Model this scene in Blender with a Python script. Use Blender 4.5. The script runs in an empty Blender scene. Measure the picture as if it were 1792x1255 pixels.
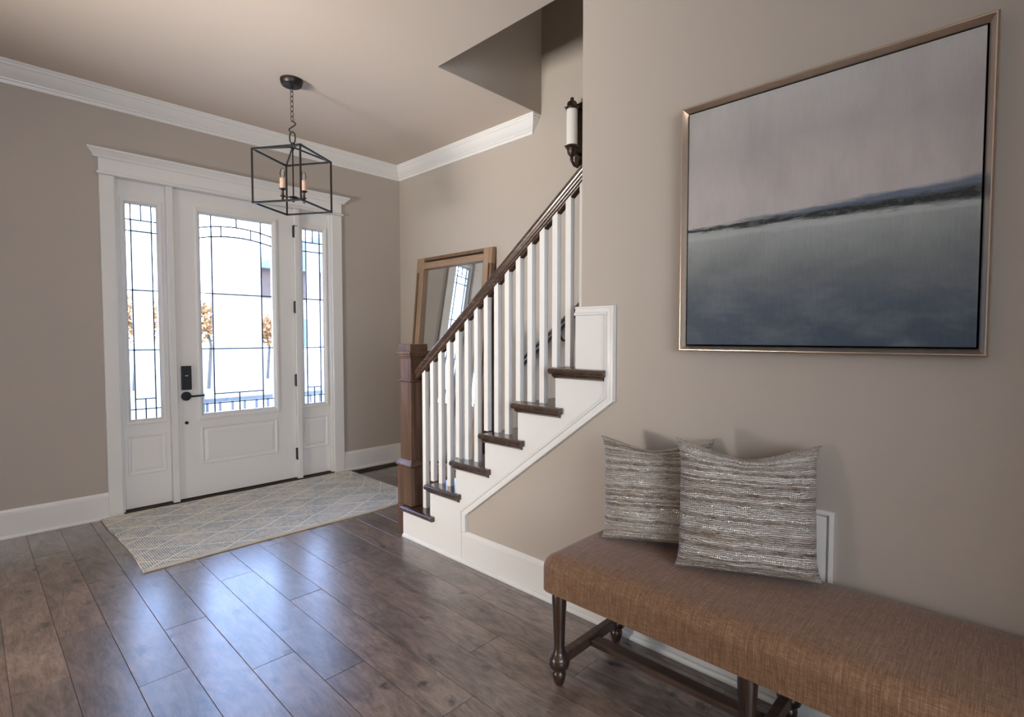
import bpy, bmesh, math, random
from mathutils import Vector, Matrix, noise
random.seed(7)
S = bpy.context.scene
COL = S.collection
PI = math.pi

# ------------------------------------------------------------------ camera
cd = bpy.data.cameras.new('camera')
cam = bpy.data.objects.new('camera', cd); COL.objects.link(cam); S.camera = cam
YAW, PITCH, ROLL = math.radians(46.0451), math.radians(-2.3755), math.radians(0.0025)
fwd = Vector((math.sin(YAW)*math.cos(PITCH), math.cos(YAW)*math.cos(PITCH), math.sin(PITCH)))
rt = Vector((math.cos(YAW), -math.sin(YAW), 0)); up = rt.cross(fwd)
cam.matrix_world = Matrix(((rt.x, up.x, -fwd.x, -3.19818), (rt.y, up.y, -fwd.y, -4.71158), (rt.z, up.z, -fwd.z, 1.30908), (0, 0, 0, 1)))
cd.sensor_width = 36.0; cd.lens = 924.734*36.0/1792.0; cd.clip_start = 0.02; cd.clip_end = 300

# ------------------------------------------------------------------ world, lights, exposure
S.view_settings.view_transform = 'Standard'; S.view_settings.look = 'None'
S.view_settings.exposure = 0.0; S.view_settings.gamma = 1.0; S.view_settings.use_curve_mapping = False
S.cycles.max_bounces = 10; S.cycles.diffuse_bounces = 5; S.cycles.glossy_bounces = 4
S.cycles.transmission_bounces = 6; S.cycles.transparent_max_bounces = 10
S.cycles.caustics_reflective = False; S.cycles.caustics_refractive = False
S.cycles.sample_clamp_indirect = 6.0
W = bpy.data.worlds.new('sky'); S.world = W; W.use_nodes = True
nt = W.node_tree; nt.nodes.clear()
wo = nt.nodes.new('ShaderNodeOutputWorld'); bg = nt.nodes.new('ShaderNodeBackground')
tc = nt.nodes.new('ShaderNodeTexCoord'); sx = nt.nodes.new('ShaderNodeSeparateXYZ'); rp = nt.nodes.new('ShaderNodeValToRGB')
rp.color_ramp.elements[0].position = 0.0; rp.color_ramp.elements[0].color = (0.62, 0.76, 1.0, 1)
rp.color_ramp.elements[1].position = 0.6; rp.color_ramp.elements[1].color = (0.30, 0.50, 1.0, 1)
nt.links.new(tc.outputs['Generated'], sx.inputs[0]); nt.links.new(sx.outputs['Z'], rp.inputs[0])
nt.links.new(rp.outputs[0], bg.inputs[0]); bg.inputs[1].default_value = 17.0
nt.links.new(bg.outputs[0], wo.inputs[0])

def area(name, loc, target, sx_, sy_, power, color, spread=180):
    l = bpy.data.lights.new(name, 'AREA'); l.shape = 'RECTANGLE'; l.size = sx_; l.size_y = sy_
    l.energy = power; l.color = color; l.spread = math.radians(spread)
    o = bpy.data.objects.new(name, l); COL.objects.link(o); o.location = loc
    o.rotation_euler = (Vector(target)-Vector(loc)).to_track_quat('-Z', 'Y').to_euler()
    return o
area('assumed_left_key', (-7.6, -2.2, .9), (-6.85, -2.2, 2.6), 1.6, 2.0, 1330, (1.0, 0.952, 0.89))  # assumed left key light, no window built; tilted up toward ceiling and upper walls
area('rear_fill', (-3.6, -6.95, 1.6), (-3.6, 0, 1.6), 2.4, 1.6, 102, (0.90, 0.965, 1.06))  # added fill from behind the camera; the back wall has no window
area('upstairs_fill', (-.5, -4.9, 5.2), (-.5, -2.0, 3.4), .8, .5, 9, (1.0, 0.93, 0.84))  # added soft fill so the upper stairwell is not black
po = area('door_portal', (-1.585, 0.16, 1.45), (-1.585, -3, 1.45), 1.75, 1.8, 1, (1, 1, 1)); po.data.cycles.is_portal = True

# ------------------------------------------------------------------ materials
def lin(r, g, b):
    f = lambda v: (v/12.92 if v <= .04045 else ((v+.055)/1.055)**2.4)
    return (f(r/255), f(g/255), f(b/255), 1)
class N:
    """small node-tree helper"""
    def __init__(s, name):
        s.m = bpy.data.materials.new(name); s.m.use_nodes = True; s.t = s.m.node_tree
        s.b = s.t.nodes['Principled BSDF']; s.out = s.t.nodes['Material Output']
    def n(s, typ, ins=None, **kw):
        d = s.t.nodes.new('ShaderNode'+typ)
        for k, v in kw.items(): setattr(d, k, v)
        for k, v in (ins or {}).items(): s.l(v, d.inputs[k])
        return d
    def l(s, v, sock):
        if isinstance(v, bpy.types.NodeSocket): s.t.links.new(v, sock)
        else:
            try: sock.default_value = v
            except Exception: sock.default_value = tuple(v)[:3] if hasattr(v, '__len__') else (v, v, v)
    def set(s, **kw):
        for k, v in kw.items(): s.l(v, s.b.inputs[k.replace('_', ' ')])
        return s
    def coord(s, scale=(1, 1, 1), out='Object', loc=(0, 0, 0), src=None):
        t = src or s.n('TexCoord').outputs[out]
        return s.n('Mapping', {'Vector': t, 'Scale': scale, 'Location': loc}).outputs[0]
    def noise(s, vec, scale, detail=4, rough=.55, dist=0.0, out='Fac'):
        return s.n('TexNoise', {'Vector': vec, 'Scale': scale, 'Detail': detail, 'Roughness': rough, 'Distortion': dist}).outputs[out]
    def math(s, op, a, b=0.0, c=None, clamp=False):
        d = s.n('Math', operation=op, use_clamp=clamp); s.l(a, d.inputs[0]); s.l(b, d.inputs[1])
        if c is not None: s.l(c, d.inputs[2])
        return d.outputs[0]
    def ramp(s, fac, stops, interp='LINEAR'):
        d = s.n('ValToRGB', {'Fac': fac}); e = d.color_ramp.elements; d.color_ramp.interpolation = interp
        while len(e) < len(stops): e.new(1.0)
        for q, (p, c) in zip(e, stops):
            q.position = p; q.color = c if hasattr(c, '__len__') else (c, c, c, 1)
        return d.outputs[0]
    def mix(s, f, a, b, typ='MIX'):
        d = s.n('Mix', data_type='RGBA', blend_type=typ); s.l(f, d.inputs[0]); s.l(a, d.inputs[6]); s.l(b, d.inputs[7])
        return d.outputs[2]
    def bump(s, h, strength=.2, dist=.002):
        s.l(s.n('Bump', {'Height': h, 'Strength': strength, 'Distance': dist}).outputs[0], s.b.inputs['Normal']); return s

def paint(name, col, rough, bump=.06, spec=.5):
    k = N(name); v = k.coord()
    k.set(Base_Color=k.mix(k.noise(v, 1.3, 3), tuple(c*.97 for c in col[:3])+(1,), col), Roughness=rough, Specular_IOR_Level=spec)
    k.bump(k.noise(v, 420, 2), bump, .0006); return k.m
def metal(name, col, rough, metallic=1.0, wear=.1, gain=1.5):
    k = N(name); v = k.coord((1, 1, 1)); nz = k.noise(v, 60, 4)
    k.set(Base_Color=k.mix(nz, col, tuple(min(1, c*gain) for c in col[:3])+(1,)), Metallic=metallic, Roughness=k.math('ADD', k.math('MULTIPLY', nz, wear), rough-wear*.5))
    return k.m
def wood(name, dark, light, axis=2, rough=.35, scale=1.0, coat=0.0, contrast=(.3, .7), bump=.25):
    k = N(name); sc = [46*scale]*3; sc[axis] = 2.6*scale
    oi = k.n('ObjectInfo').outputs['Random']
    base = k.n('TexCoord').outputs['Object']
    off = k.n('VectorMath', {0: base}, operation='ADD')
    k.l(k.n('CombineXYZ', {0: k.math('MULTIPLY', oi, 7), 1: k.math('MULTIPLY', oi, 13), 2: k.math('MULTIPLY', oi, 5)}).outputs[0], off.inputs[1])
    v = k.coord(sc, src=off.outputs[0]); v2 = k.coord([q*.22 for q in sc], src=off.outputs[0])
    g1 = k.noise(v, 1.0, 6, .62, .6); g2 = k.noise(v2, 1.0, 3, .5, .3)
    f = k.math('ADD', k.math('MULTIPLY', g1, .62), k.math('MULTIPLY', g2, .38))
    k.set(Base_Color=k.ramp(f, [(contrast[0], dark), (contrast[1], light)]), Roughness=k.math('ADD', k.math('MULTIPLY', g1, .18), rough-.09), Coat_Weight=coat, Coat_Roughness=.15)
    k.bump(g1, bump, .001); return k.m

M = {}
M['wall'] = paint('greige_wall_paint', (.45, .40, .35, 1), .62)
M['ceil'] = paint('ceiling_paint', (.64, .55, .468, 1), .8)
M['trim'] = paint('white_trim_paint', (.775, .765, .745, 1), .32, .02)
M['door'] = paint('white_door_paint', (.80, .79, .77, 1), .36, .03)
M['baluster'] = paint('white_baluster_paint', (.82, .81, .79, 1), .3, .02)
M['tread_y'] = wood('walnut_stain_along_run', (.022, .012, .008, 1), (.095, .055, .036, 1), 1, .26, coat=.5)
M['tread_x'] = wood('walnut_stain_across', (.022, .012, .008, 1), (.09, .052, .034, 1), 0, .24, coat=.5)
M['newel'] = wood('newel_stain', (.022, .010, .006, 1), (.17, .088, .05, 1), 2, .34, coat=.25, contrast=(.34, .66))
M['oak'] = wood('mirror_oak', (.20, .122, .07, 1), (.40, .275, .18, 1), 2, .5)
M['oak_y'] = wood('mirror_oak_across', (.20, .122, .07, 1), (.40, .275, .18, 1), 1, .5)
M['oak_dark'] = wood('mirror_oak_dark', (.10, .056, .028, 1), (.22, .13, .07, 1), 2, .5)
M['leg'] = wood('bench_leg_wood', (.012, .007, .005, 1), (.065, .032, .02, 1), 2, .3, coat=.3)
M['stretch'] = wood('bench_stretcher_wood', (.02, .012, .009, 1), (.11, .065, .045, 1), 1, .4)
M['iron'] = metal('dark_iron', (.035, .03, .028, 1), .42, .85)
M['bronze'] = metal('dark_bronze', (.05, .036, .028, 1), .4, .8)
M['black'] = metal('black_hardware', (.02, .021, .024, 1), .4, .5)
M['lead'] = metal('lead_came', (.025, .025, .03, 1), .5, .7)
M['champagne'] = metal('champagne_frame', (.62, .51, .41, 1), .30, .95, .06, 1.12)
M['dark'] = paint('dark_void', (.006, .005, .005, 1), .8)
M['threshold'] = wood('threshold_wood', (.018, .01, .007, 1), (.05, .028, .018, 1), 0, .75)
M['candle'] = paint('candle_sleeve', (.72, .5, .37, 1), .45)
M['socket_brass'] = metal('socket_brass', (.5, .36, .2, 1), .35)
M['filament'] = metal('filament_wire', (.9, .8, .6, 1), .3)

def thin_glass(name, tint=(1, 1, 1, 1), rough=.0, frost=0.0, bump=0.0, bscale=90):
    k = N(name); t = k.t; t.nodes.remove(k.b)
    tr = k.n('BsdfTransparent', {'Color': tint}).outputs[0]
    gl = k.n('BsdfGlossy', {'Color': (1, 1, 1, 1), 'Roughness': rough})
    if bump:
        bn = k.n('Bump', {'Height': k.n('TexVoronoi', {'Vector': k.coord(), 'Scale': bscale}).outputs['Distance'], 'Strength': bump, 'Distance': .004}).outputs[0]
        k.l(bn, gl.inputs['Normal'])
    sh = tr
    if frost:
        tl = k.n('BsdfTranslucent', {'Color': tint}).outputs[0]
        fac = frost
        if bump:
            vo = k.n('TexVoronoi', {'Vector': k.coord(), 'Scale': bscale}).outputs['Distance']
            fac = k.math('MULTIPLY_ADD', vo, -.5, frost+.15, clamp=True)
        sh = k.n('MixShader', {0: fac, 1: tr, 2: tl}).outputs[0]
    fr = k.n('Fresnel', {'IOR': 1.45}).outputs[0]
    k.l(k.n('MixShader', {0: fr, 1: sh, 2: gl.outputs[0]}).outputs[0], k.out.inputs['Surface'])
    return k.m
M['clear'] = thin_glass('clear_bevel_glass', (.97, .98, 1, 1), .02)
M['obscure'] = thin_glass('obscure_glass', (.98, .99, 1, 1), .12, .85)
M['granite'] = thin_glass('granite_texture_glass', (.93, .93, .98, 1), .15, .7, .8, 150)
M['bulb'] = thin_glass('clear_bulb_glass', (1, 1, 1, 1), .02)
k = N('opal_glass'); k.set(Base_Color=(.82, .80, .78, 1), Roughness=.12, Subsurface_Weight=.0, Specular_IOR_Level=.6); M['opal'] = k.m
k = N('silvered_mirror'); k.set(Base_Color=(.9, .92, .91, 1), Metallic=1.0, Roughness=.015); M['mirror'] = k.m

# --- floor: stained hickory, colour by plank
def floor_mat():
    k = N('stained_hickory_floor'); oi = k.n('ObjectInfo').outputs['Random']
    gp = k.n('NewGeometry').outputs['Position']
    off = k.n('VectorMath', {0: gp}, operation='ADD')
    k.l(k.n('CombineXYZ', {0: k.math('MULTIPLY', oi, 31), 1: k.math('MULTIPLY', oi, 57), 2: k.math('MULTIPLY', oi, 11)}).outputs[0], off.inputs[1])
    p = off.outputs[0]
    fine = k.noise(k.coord((70, 9, 20), src=p), 1, 6, .66, 1.6)
    fig = k.noise(k.coord((12, 3.6, 4), src=p), 1, 5, .62, 2.4)
    cloud = k.noise(k.coord((5, 2.6, 2), src=p), 1, 3, .55, .6)
    f = k.math('ADD', k.math('MULTIPLY', fine, .34), k.math('ADD', k.math('MULTIPLY', fig, .40), k.math('MULTIPLY', cloud, .26)))
    col = k.ramp(f, [(.33, (.036, .026, .021, 1)), (.44, (.112, .084, .069, 1)), (.54, (.205, .160, .134, 1)), (.66, (.31, .25, .212, 1))])
    tone = k.ramp(oi, [(0, (.72, .70, .70, 1)), (.35, (.95, .92, .9, 1)), (.7, (1.1, 1.0, .94, 1)), (1, (1.28, 1.2, 1.14, 1))])
    col = k.mix(1.0, col, tone, 'MULTIPLY')
    warp = k.n('VectorMath', {0: k.noise(p, 22, 3, .6, out='Color'), 1: (.06, .11, 0)}, operation='MULTIPLY').outputs[0]
    vn = k.n('TexVoronoi', {'Vector': k.coord((5.2, 3.6, .01), src=k.n('VectorMath', {0: p, 1: warp}, operation='ADD').outputs[0]), 'Scale': 1.0}, voronoi_dimensions='2D')
    pick = k.ramp(k.n('SeparateColor', {0: vn.outputs['Color']}).outputs[0], [(.58, 0.0), (.64, 1.0)])
    knot = k.math('MULTIPLY', k.ramp(vn.outputs['Distance'], [(.02, 1.0), (.055, .6), (.13, 0.0)]), pick)
    col = k.mix(k.math('MULTIPLY', knot, .9), col, (.012, .008, .006, 1))
    rough = k.math('MULTIPLY_ADD', fine, .16, .235)
    k.set(Base_Color=col, Roughness=rough, Specular_IOR_Level=.6, Coat_Weight=.9, Coat_Roughness=.24)
    wave = k.noise(k.coord((9, 26, 1), src=p), 1, 2, .5, .8)
    h = k.math('ADD', k.math('MULTIPLY', fine, .25), k.math('ADD', wave, k.math('MULTIPLY', knot, -.6)))
    k.bump(h, .28, .0035); return k.m
M['floor'] = floor_mat()

def rug_mat():
    k = N('woven_diamond_rug'); v = k.n('TexCoord').outputs['Object']; s = k.n('SeparateXYZ', {0: v})
    x, y = s.outputs['X'], s.outputs['Y']      # metres from the rug's front left corner
    wob = k.math('MULTIPLY', k.math('SUBTRACT', k.noise(v, 5, 2), .5), .05)
    xe = k.math('ADD', k.math('ADD', x, wob), k.math('MULTIPLY', k.math('MAXIMUM', k.math('SUBTRACT', x, 1.72), 0.0), 1.3))
    def line(sgn, c0):
        p = k.math('MULTIPLY_ADD', xe, .655*sgn, k.math('ADD', y, c0))
        fr = k.math('ABSOLUTE', k.math('SUBTRACT', k.math('FRACT', k.math('DIVIDE', p, .2565)), .5))
        return k.ramp(fr, [(.460, 0.0), (.482, 1.0)])
    ln = k.math('MAXIMUM', line(-1, .0), line(1, .10))
    rib = k.n('TexWave', {'Vector': v, 'Scale': 26.0, 'Distortion': 1.6, 'Detail': 2, 'Detail Scale': 2.0}, wave_type='BANDS', bands_direction='X').outputs['Fac']
    cl = k.noise(k.coord((3.2, 5, 1)), 1.4, 4, .6, .5)
    blot = k.noise(k.coord((30, 11, 1)), 1.5, 3, .7)
    tint = k.ramp(k.math('ADD', k.math('MULTIPLY', cl, .65), k.math('MULTIPLY', blot, .35)), [(.42, (.17, .25, .285, 1)), (.48, (.30, .36, .37, 1)), (.52, (.50, .465, .395, 1)), (.62, (.58, .535, .45, 1))])
    body = k.mix(k.ramp(rib, [(.38, 0.0), (.72, 1.0)]), tint, k.mix(k.ramp(blot, [(.4, 0.0), (.6, 1.0)]), (.62, .60, .56, 1), (.82, .78, .70, 1)))
    col = k.mix(ln, body, (.86, .82, .73, 1))
    col = k.mix(k.ramp(y, [(.010, 1.0), (.016, 0.0)]), col, (.66, .61, .52, 1))
    k.set(Base_Color=col, Roughness=.95, Specular_IOR_Level=.1, Sheen_Weight=.3)
    k.bump(k.math('ADD', k.math('MULTIPLY', rib, .6), k.math('ADD', ln, k.math('MULTIPLY', k.noise(v, 400, 2), .5))), .7, .003); return k.m
M['rug'] = rug_mat()

def linen_mat():
    k = N('brown_linen'); v = k.n('TexCoord').outputs['Object']
    ax = k.noise(k.coord((700, 30, 60), src=v), 1, 3, .7); ay = k.noise(k.coord((26, 520, 26), src=v), 1, 3, .7)
    slub = k.noise(k.coord((9, 300, 9), src=v), 1, 2, .6)
    cross = k.noise(k.coord((420, 30, 420), src=v), 1, 3, .7)
    th = k.noise(k.coord((500, 500, 500), src=v), 1, 2, .6)
    f = k.math('ADD', k.math('MULTIPLY', ay, .36), k.math('ADD', k.math('MULTIPLY', slub, .18), k.math('ADD', k.math('MULTIPLY', th, .16), k.math('MULTIPLY', cross, .30))))
    col = k.ramp(f, [(.38, (.098, .048, .022, 1)), (.49, (.192, .100, .050, 1)), (.56, (.265, .150, .086, 1)), (.66, (.44, .29, .19, 1))])
    k.set(Base_Color=col, Roughness=.62, Sheen_Weight=.35, Sheen_Roughness=.4, Sheen_Tint=(.85, .8, .85, 1), Specular_IOR_Level=.4)
    k.bump(k.math('ADD', f, k.math('MULTIPLY', ax, .4)), .5, .0012); return k.m
M['linen'] = linen_mat()

def strip_mat():
    """woven leather-strip cushion cover: u along the strips, v across (stored in UV)"""
    k = N('woven_strip_cushion'); uv = k.n('UVMap').outputs[0]; s = k.n('SeparateXYZ', {0: uv})
    u, v = s.outputs['X'], s.outputs['Y']
    wob = k.math('MULTIPLY', k.math('SUBTRACT', k.noise(k.coord((7, 10, 1), src=uv), 1, 5, .7), .5), 3.4)
    rv = k.math('MULTIPLY_ADD', v, 70.0, wob)
    row = k.math('FLOOR', rv); fr = k.math('FRACT', rv)
    su = k.math('MULTIPLY_ADD', row, 3.71, k.math('MULTIPLY', u, 11.0))
    seg = k.noise(k.n('CombineXYZ', {0: su, 1: k.math('MULTIPLY', row, 1.37), 2: 0.0}).outputs[0], 1.0, 4, .65)
    rnd = k.n('TexWhiteNoise', {'W': row}, noise_dimensions='1D').outputs[0]
    f = k.math('ADD', k.math('MULTIPLY', seg, .72), k.math('MULTIPLY', rnd, .28))
    col = k.ramp(f, [(.25, (.10, .068, .046, 1)), (.36, (.26, .21, .168, 1)), (.48, (.39, .345, .30, 1)), (.60, (.50, .455, .41, 1)), (.72, (.60, .555, .505, 1))])
    gap = k.ramp(fr, [(.04, 1.0), (.26, 0.0), (.84, 0.0), (.97, 1.0)])
    pit = k.noise(k.coord((70, 110, 1), src=uv), 1, 2, .6)
    gap = k.math('MULTIPLY', gap, k.ramp(pit, [(.35, .25), (.55, .95)]))
    patch = k.noise(k.coord((3.0, 15, 1), loc=(3, 7, 0), src=uv), 1, 3, .6)
    beads = k.n('TexWave', {'Vector': k.n('CombineXYZ', {0: u, 1: k.math('MULTIPLY', row, .0137), 2: 0.0}).outputs[0], 'Scale': 21, 'Distortion': 1.5, 'Detail': 2}, bands_direction='X').outputs['Fac']
    foil = k.math('MULTIPLY', k.ramp(patch, [(.43, 0.0), (.54, 1.0)]), k.math('MULTIPLY', k.ramp(beads, [(.35, .1), (.6, 1.0)]), k.ramp(rnd, [(.30, 0.0), (.42, 1.0)])))
    foil = k.math('MULTIPLY', foil, k.math('SUBTRACT', 1.0, gap))
    col2 = k.mix(gap, k.mix(foil, col, (.80, .77, .73, 1)), (.035, .025, .018, 1))
    k.set(Base_Color=col2, Metallic=k.math('MULTIPLY', foil, .75), Roughness=k.math('MULTIPLY_ADD', foil, -.36, .56))
    dome = k.math('SUBTRACT', 1.0, k.math('POWER', k.math('ABSOLUTE', k.math('MULTIPLY_ADD', fr, 2.0, -1.0)), 3.0))
    k.bump(k.math('ADD', dome, k.math('ADD', k.math('MULTIPLY', pit, .5), k.math('MULTIPLY', beads, k.math('MULTIPLY', foil, .5)))), .75, .003); return k.m
M['strip'] = strip_mat()

def painting_mat():
    k = N('abstract_seascape_canvas'); v = k.n('TexCoord').outputs['Object']; s = k.n('SeparateXYZ', {0: v})
    # u 0 (left) .. 1 (right), h 0 (bottom) .. 1 (top) of the canvas
    u = k.math('MULTIPLY_ADD', s.outputs['Y'], -1/.872, .5); h = k.math('MULTIPLY_ADD', s.outputs['Z'], 1/.895, .5)
    n1 = k.noise(k.coord((1, 2.2, 3.0)), 2.2, 5, .6, .6); n2 = k.noise(k.coord((1, 6.0, 2.2)), 1.4, 4, .55); brush = k.noise(k.coord((1, 90, 9)), 1.5, 4, .7)
    hor = k.noise(k.coord((1, 5, 40)), 1.6, 5, .7)
    hh = k.math('ADD', h, k.math('ADD', k.math('MULTIPLY', k.math('SUBTRACT', n1, .5), .16), k.math('MULTIPLY', k.math('SUBTRACT', brush, .5), .03)))
    sea = k.ramp(hh, [(.02, (.062, .088, .125, 1)), (.16, (.088, .112, .148, 1)), (.28, (.16, .18, .195, 1)), (.38, (.25, .275, .275, 1)), (.48, (.37, .40, .395, 1))])
    sky = k.ramp(hh, [(.50, (.50, .475, .465, 1)), (.64, (.51, .475, .465, 1)), (.80, (.44, .415, .41, 1)), (1.0, (.50, .495, .485, 1))])
    sky = k.mix(k.ramp(n2, [(.46, 0.0), (.72, .45)]), sky, (.34, .315, .315, 1))
    sea = k.mix(k.ramp(k.noise(k.coord((1, 3.5, 7), loc=(4, 2, 1)), 1.8, 5, .6), [(.45, 0.0), (.8, .35)]), sea, (.30, .33, .34, 1))
    ln = k.math('ADD', .495, k.math('MULTIPLY', k.math('SUBTRACT', hor, .5), .045))
    edge = k.math('ADD', .5, k.math('MULTIPLY', k.math('SUBTRACT', h, ln), 18.0), clamp=True)
    col = k.mix(k.ramp(edge, [(.35, 0.0), (.65, 1.0)]), sea, sky)
    d = k.math('SUBTRACT', h, ln)
    wid = k.math('MULTIPLY_ADD', u, .019, .010)
    blue = k.ramp(k.math('DIVIDE', k.math('ABSOLUTE', k.math('SUBTRACT', d, k.math('MULTIPLY_ADD', u, .022, .004))), wid), [(.3, 1.0), (1.1, 0.0)])
    blue = k.math('MULTIPLY', blue, k.ramp(u, [(.1, .1), (.55, .85)]))
    dark = k.ramp(k.math('DIVIDE', k.math('ABSOLUTE', k.math('SUBTRACT', d, k.math('MULTIPLY_ADD', u, -.002, -.002))), wid), [(.35, 1.0), (1.0, 0.0)])
    dark = k.math('MULTIPLY', dark, k.ramp(k.noise(k.coord((1, 30, 60)), 1, 4, .7), [(.25, .65), (.5, 1.0)]))
    lite = k.ramp(k.math('ABSOLUTE', k.math('ADD', d, .034)), [(.004, .55), (.014, 0.0)])
    col = k.mix(lite, col, (.46, .48, .48, 1))
    col = k.mix(blue, col, (.075, .12, .19, 1)); col = k.mix(k.math('MULTIPLY', dark, .95), col, (.012, .018, .018, 1))
    k.set(Base_Color=k.mix(.25, col, k.mix(brush, (.0, .0, .0, 1), (.55, .55, .55, 1)), 'SOFT_LIGHT'), Roughness=.55, Specular_IOR_Level=.3)
    k.bump(brush, .15, .001); return k.m
M['canvas'] = painting_mat()
def flat(name, col, rough=.8, scale=6, var=.25):
    k = N(name); nz = k.noise(k.coord(), scale, 5, .6)
    k.set(Base_Color=k.mix(nz, tuple(c*(1-var) for c in col[:3])+(1,), tuple(min(1, c*(1+var)) for c in col[:3])+(1,)), Roughness=rough); return k.m
M['concrete'] = flat('pale_concrete', (.5, .48, .45, 1)); M['lawn'] = flat('dry_lawn', (.32, .30, .2, 1), scale=2)
M['house'] = flat('brown_siding', (.10, .06, .045, 1)); M['roof'] = flat('slate_roof', (.14, .17, .21, 1)); M['houselow'] = flat('pale_siding', (.55, .5, .46, 1))
M['leafage'] = flat('autumn_leaves', (.33, .14, .03, 1), scale=3); M['bark'] = flat('bark', (.08, .06, .045, 1))
M['rail_ext'] = flat('grey_porch_rail', (.10, .095, .09, 1))

# ------------------------------------------------------------------ mesh helpers
ORG = {None: Vector((0, 0, 0))}
def props(o, label=None, cat=None, group=None, kind=None):
    if label: o['label'] = label
    if cat: o['category'] = cat
    if group: o['group'] = group
    if kind: o['kind'] = kind
    return o
def empty(name, loc, label=None, cat=None, group=None, kind=None):
    o = bpy.data.objects.new(name, None); COL.objects.link(o); o.location = loc; o.empty_display_size = .05
    ORG[o] = Vector(loc); return props(o, label, cat, group, kind)
class MB:
    def __init__(s): s.b = bmesh.new()
    def box(s, a, c, bevel=0.0, seg=1, rot=None, pivot=None):
        a, c = Vector(a), Vector(c)
        r = bmesh.ops.create_cube(s.b, size=1.0); vs = r['verts']
        for v in vs: v.co = Vector([(a[i]+c[i])/2 + v.co[i]*(c[i]-a[i]) for i in range(3)])
        if bevel:
            es = list({e for v in vs for e in v.link_edges})
            r2 = bmesh.ops.bevel(s.b, geom=es, offset=bevel, segments=seg, profile=.5, affect='EDGES')
            vs = list({v for f in r2['faces'] for v in f.verts} | {v for v in vs if v.is_valid})
        if rot is not None:
            bmesh.ops.rotate(s.b, verts=vs, cent=pivot or (a+c)/2, matrix=rot)
        return s
    def prism(s, pts, axis, lo, hi, bevel=0.0):
        """polygon pts in the two other axes (in x,y,z order) extruded along axis"""
        o = [i for i in range(3) if i != axis]
        def mk(t):
            out = []
            for p in pts:
                q = [0, 0, 0]; q[o[0]] = p[0]; q[o[1]] = p[1]; q[axis] = t; out.append(s.b.verts.new(q))
            return out
        A, B = mk(lo), mk(hi); n = len(pts); fs = [s.b.faces.new(A[::-1]), s.b.faces.new(B)]
        for i in range(n): fs.append(s.b.faces.new((A[i], A[(i+1) % n], B[(i+1) % n], B[i])))
        if bevel:
            bmesh.ops.bevel(s.b, geom=list({e for f in fs for e in f.edges}), offset=bevel, segments=1, affect='EDGES')
        return s
    def rings(s, rings, closed=True, caps=True):
        R = [[s.b.verts.new(p) for p in r] for r in rings]; n = len(rings[0])
        for a, b in zip(R, R[1:]):
            for i in range(n if closed else n-1):
                s.b.faces.new((a[i], a[(i+1) % n], b[(i+1) % n], b[i]))
        if caps and closed:
            s.b.faces.new(R[0][::-1]); s.b.faces.new(R[-1])
        return s
    def lathe(s, prof, c=(0, 0, 0), n=16, axis=2):
        """prof [(r, h)] about an axis through c"""
        rs = []
        for r, h in prof:
            ring = []
            for i in range(n):
                a = 2*PI*i/n; q = [r*math.cos(a), r*math.sin(a)]
                p = [0, 0, 0]; p[axis] = h; p[(axis+1) % 3] = q[0]; p[(axis+2) % 3] = q[1]
                ring.append(Vector(p)+Vector(c))
            rs.append(ring)
        return s.rings(rs)
    def tube(s, pts, r, n=8, closed=False):
        pts = [Vector(p) for p in pts]; rs = []; m = len(pts); prevN = None
        for i, p in enumerate(pts):
            t = ((pts[(i+1) % m] - pts[i-1]) if closed else (pts[min(i+1, m-1)] - pts[max(i-1, 0)])).normalized()
            a = prevN if prevN is not None else (Vector((0, 0, 1)) if abs(t.z) < .9 else Vector((1, 0, 0)))
            nn = (a - t*a.dot(t)).normalized(); prevN = nn; bb = t.cross(nn)
            rr = r[i] if hasattr(r, '__len__') else r
            rs.append([p + nn*(rr*math.cos(2*PI*j/n)) + bb*(rr*math.sin(2*PI*j/n)) for j in range(n)])
        if closed:
            rs.append(rs[0]); s.rings(rs, caps=False); bmesh.ops.remove_doubles(s.b, verts=s.b.verts, dist=1e-6); return s
        return s.rings(rs)
    def bar(s, a, b, w, d=None):
        a, b = Vector(a), Vector(b); t = (b-a).normalized(); d = d or w
        x = (Vector((0, 0, 1)) if abs(t.z) < .95 else Vector((math.cos(.237), -math.sin(.237), 0)))
        x = (x - t*x.dot(t)).normalized(); y = t.cross(x)
        q = lambda p: [p+x*w/2+y*d/2, p-x*w/2+y*d/2, p-x*w/2-y*d/2, p+x*w/2-y*d/2]
        return s.rings([q(a), q(b)])
    def ring(s, o, i, y0, y1):
        """flat frame in the x-z plane: outer rect o and inner rect i = (x0,x1,z0,z1), from y0 (back) to y1 (front)"""
        def L(r, y): return [(r[0], y, r[2]), (r[1], y, r[2]), (r[1], y, r[3]), (r[0], y, r[3])]
        return s.loop([L(o, y0), L(o, y1), L(i, y1), L(i, y0)])
    def loop(s, loops):
        """closed band of loops (each n points), last joined to first"""
        R = [[s.b.verts.new(p) for p in r] for r in loops]; n = len(loops[0]); m = len(R)
        for k_ in range(m):
            a, b = R[k_], R[(k_+1) % m]
            for i in range(n): s.b.faces.new((a[i], a[(i+1) % n], b[(i+1) % n], b[i]))
        return s
    def build(s, name, mat, parent=None, label=None, smooth=False, kind=None, cat=None, group=None, origin=None, angle=40):
        bmesh.ops.recalc_face_normals(s.b, faces=s.b.faces)
        org = Vector(origin) if origin is not None else ORG[parent]
        bmesh.ops.translate(s.b, verts=s.b.verts, vec=-org)
        me = bpy.data.meshes.new(name); s.b.to_mesh(me); s.b.free()
        me.materials.append(M[mat] if isinstance(mat, str) else mat)
        if smooth:
            for p in me.polygons: p.use_smooth = True
            try: me.set_sharp_from_angle(angle=math.radians(angle))
            except Exception: pass
        o = bpy.data.objects.new(name, me); COL.objects.link(o)
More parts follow.
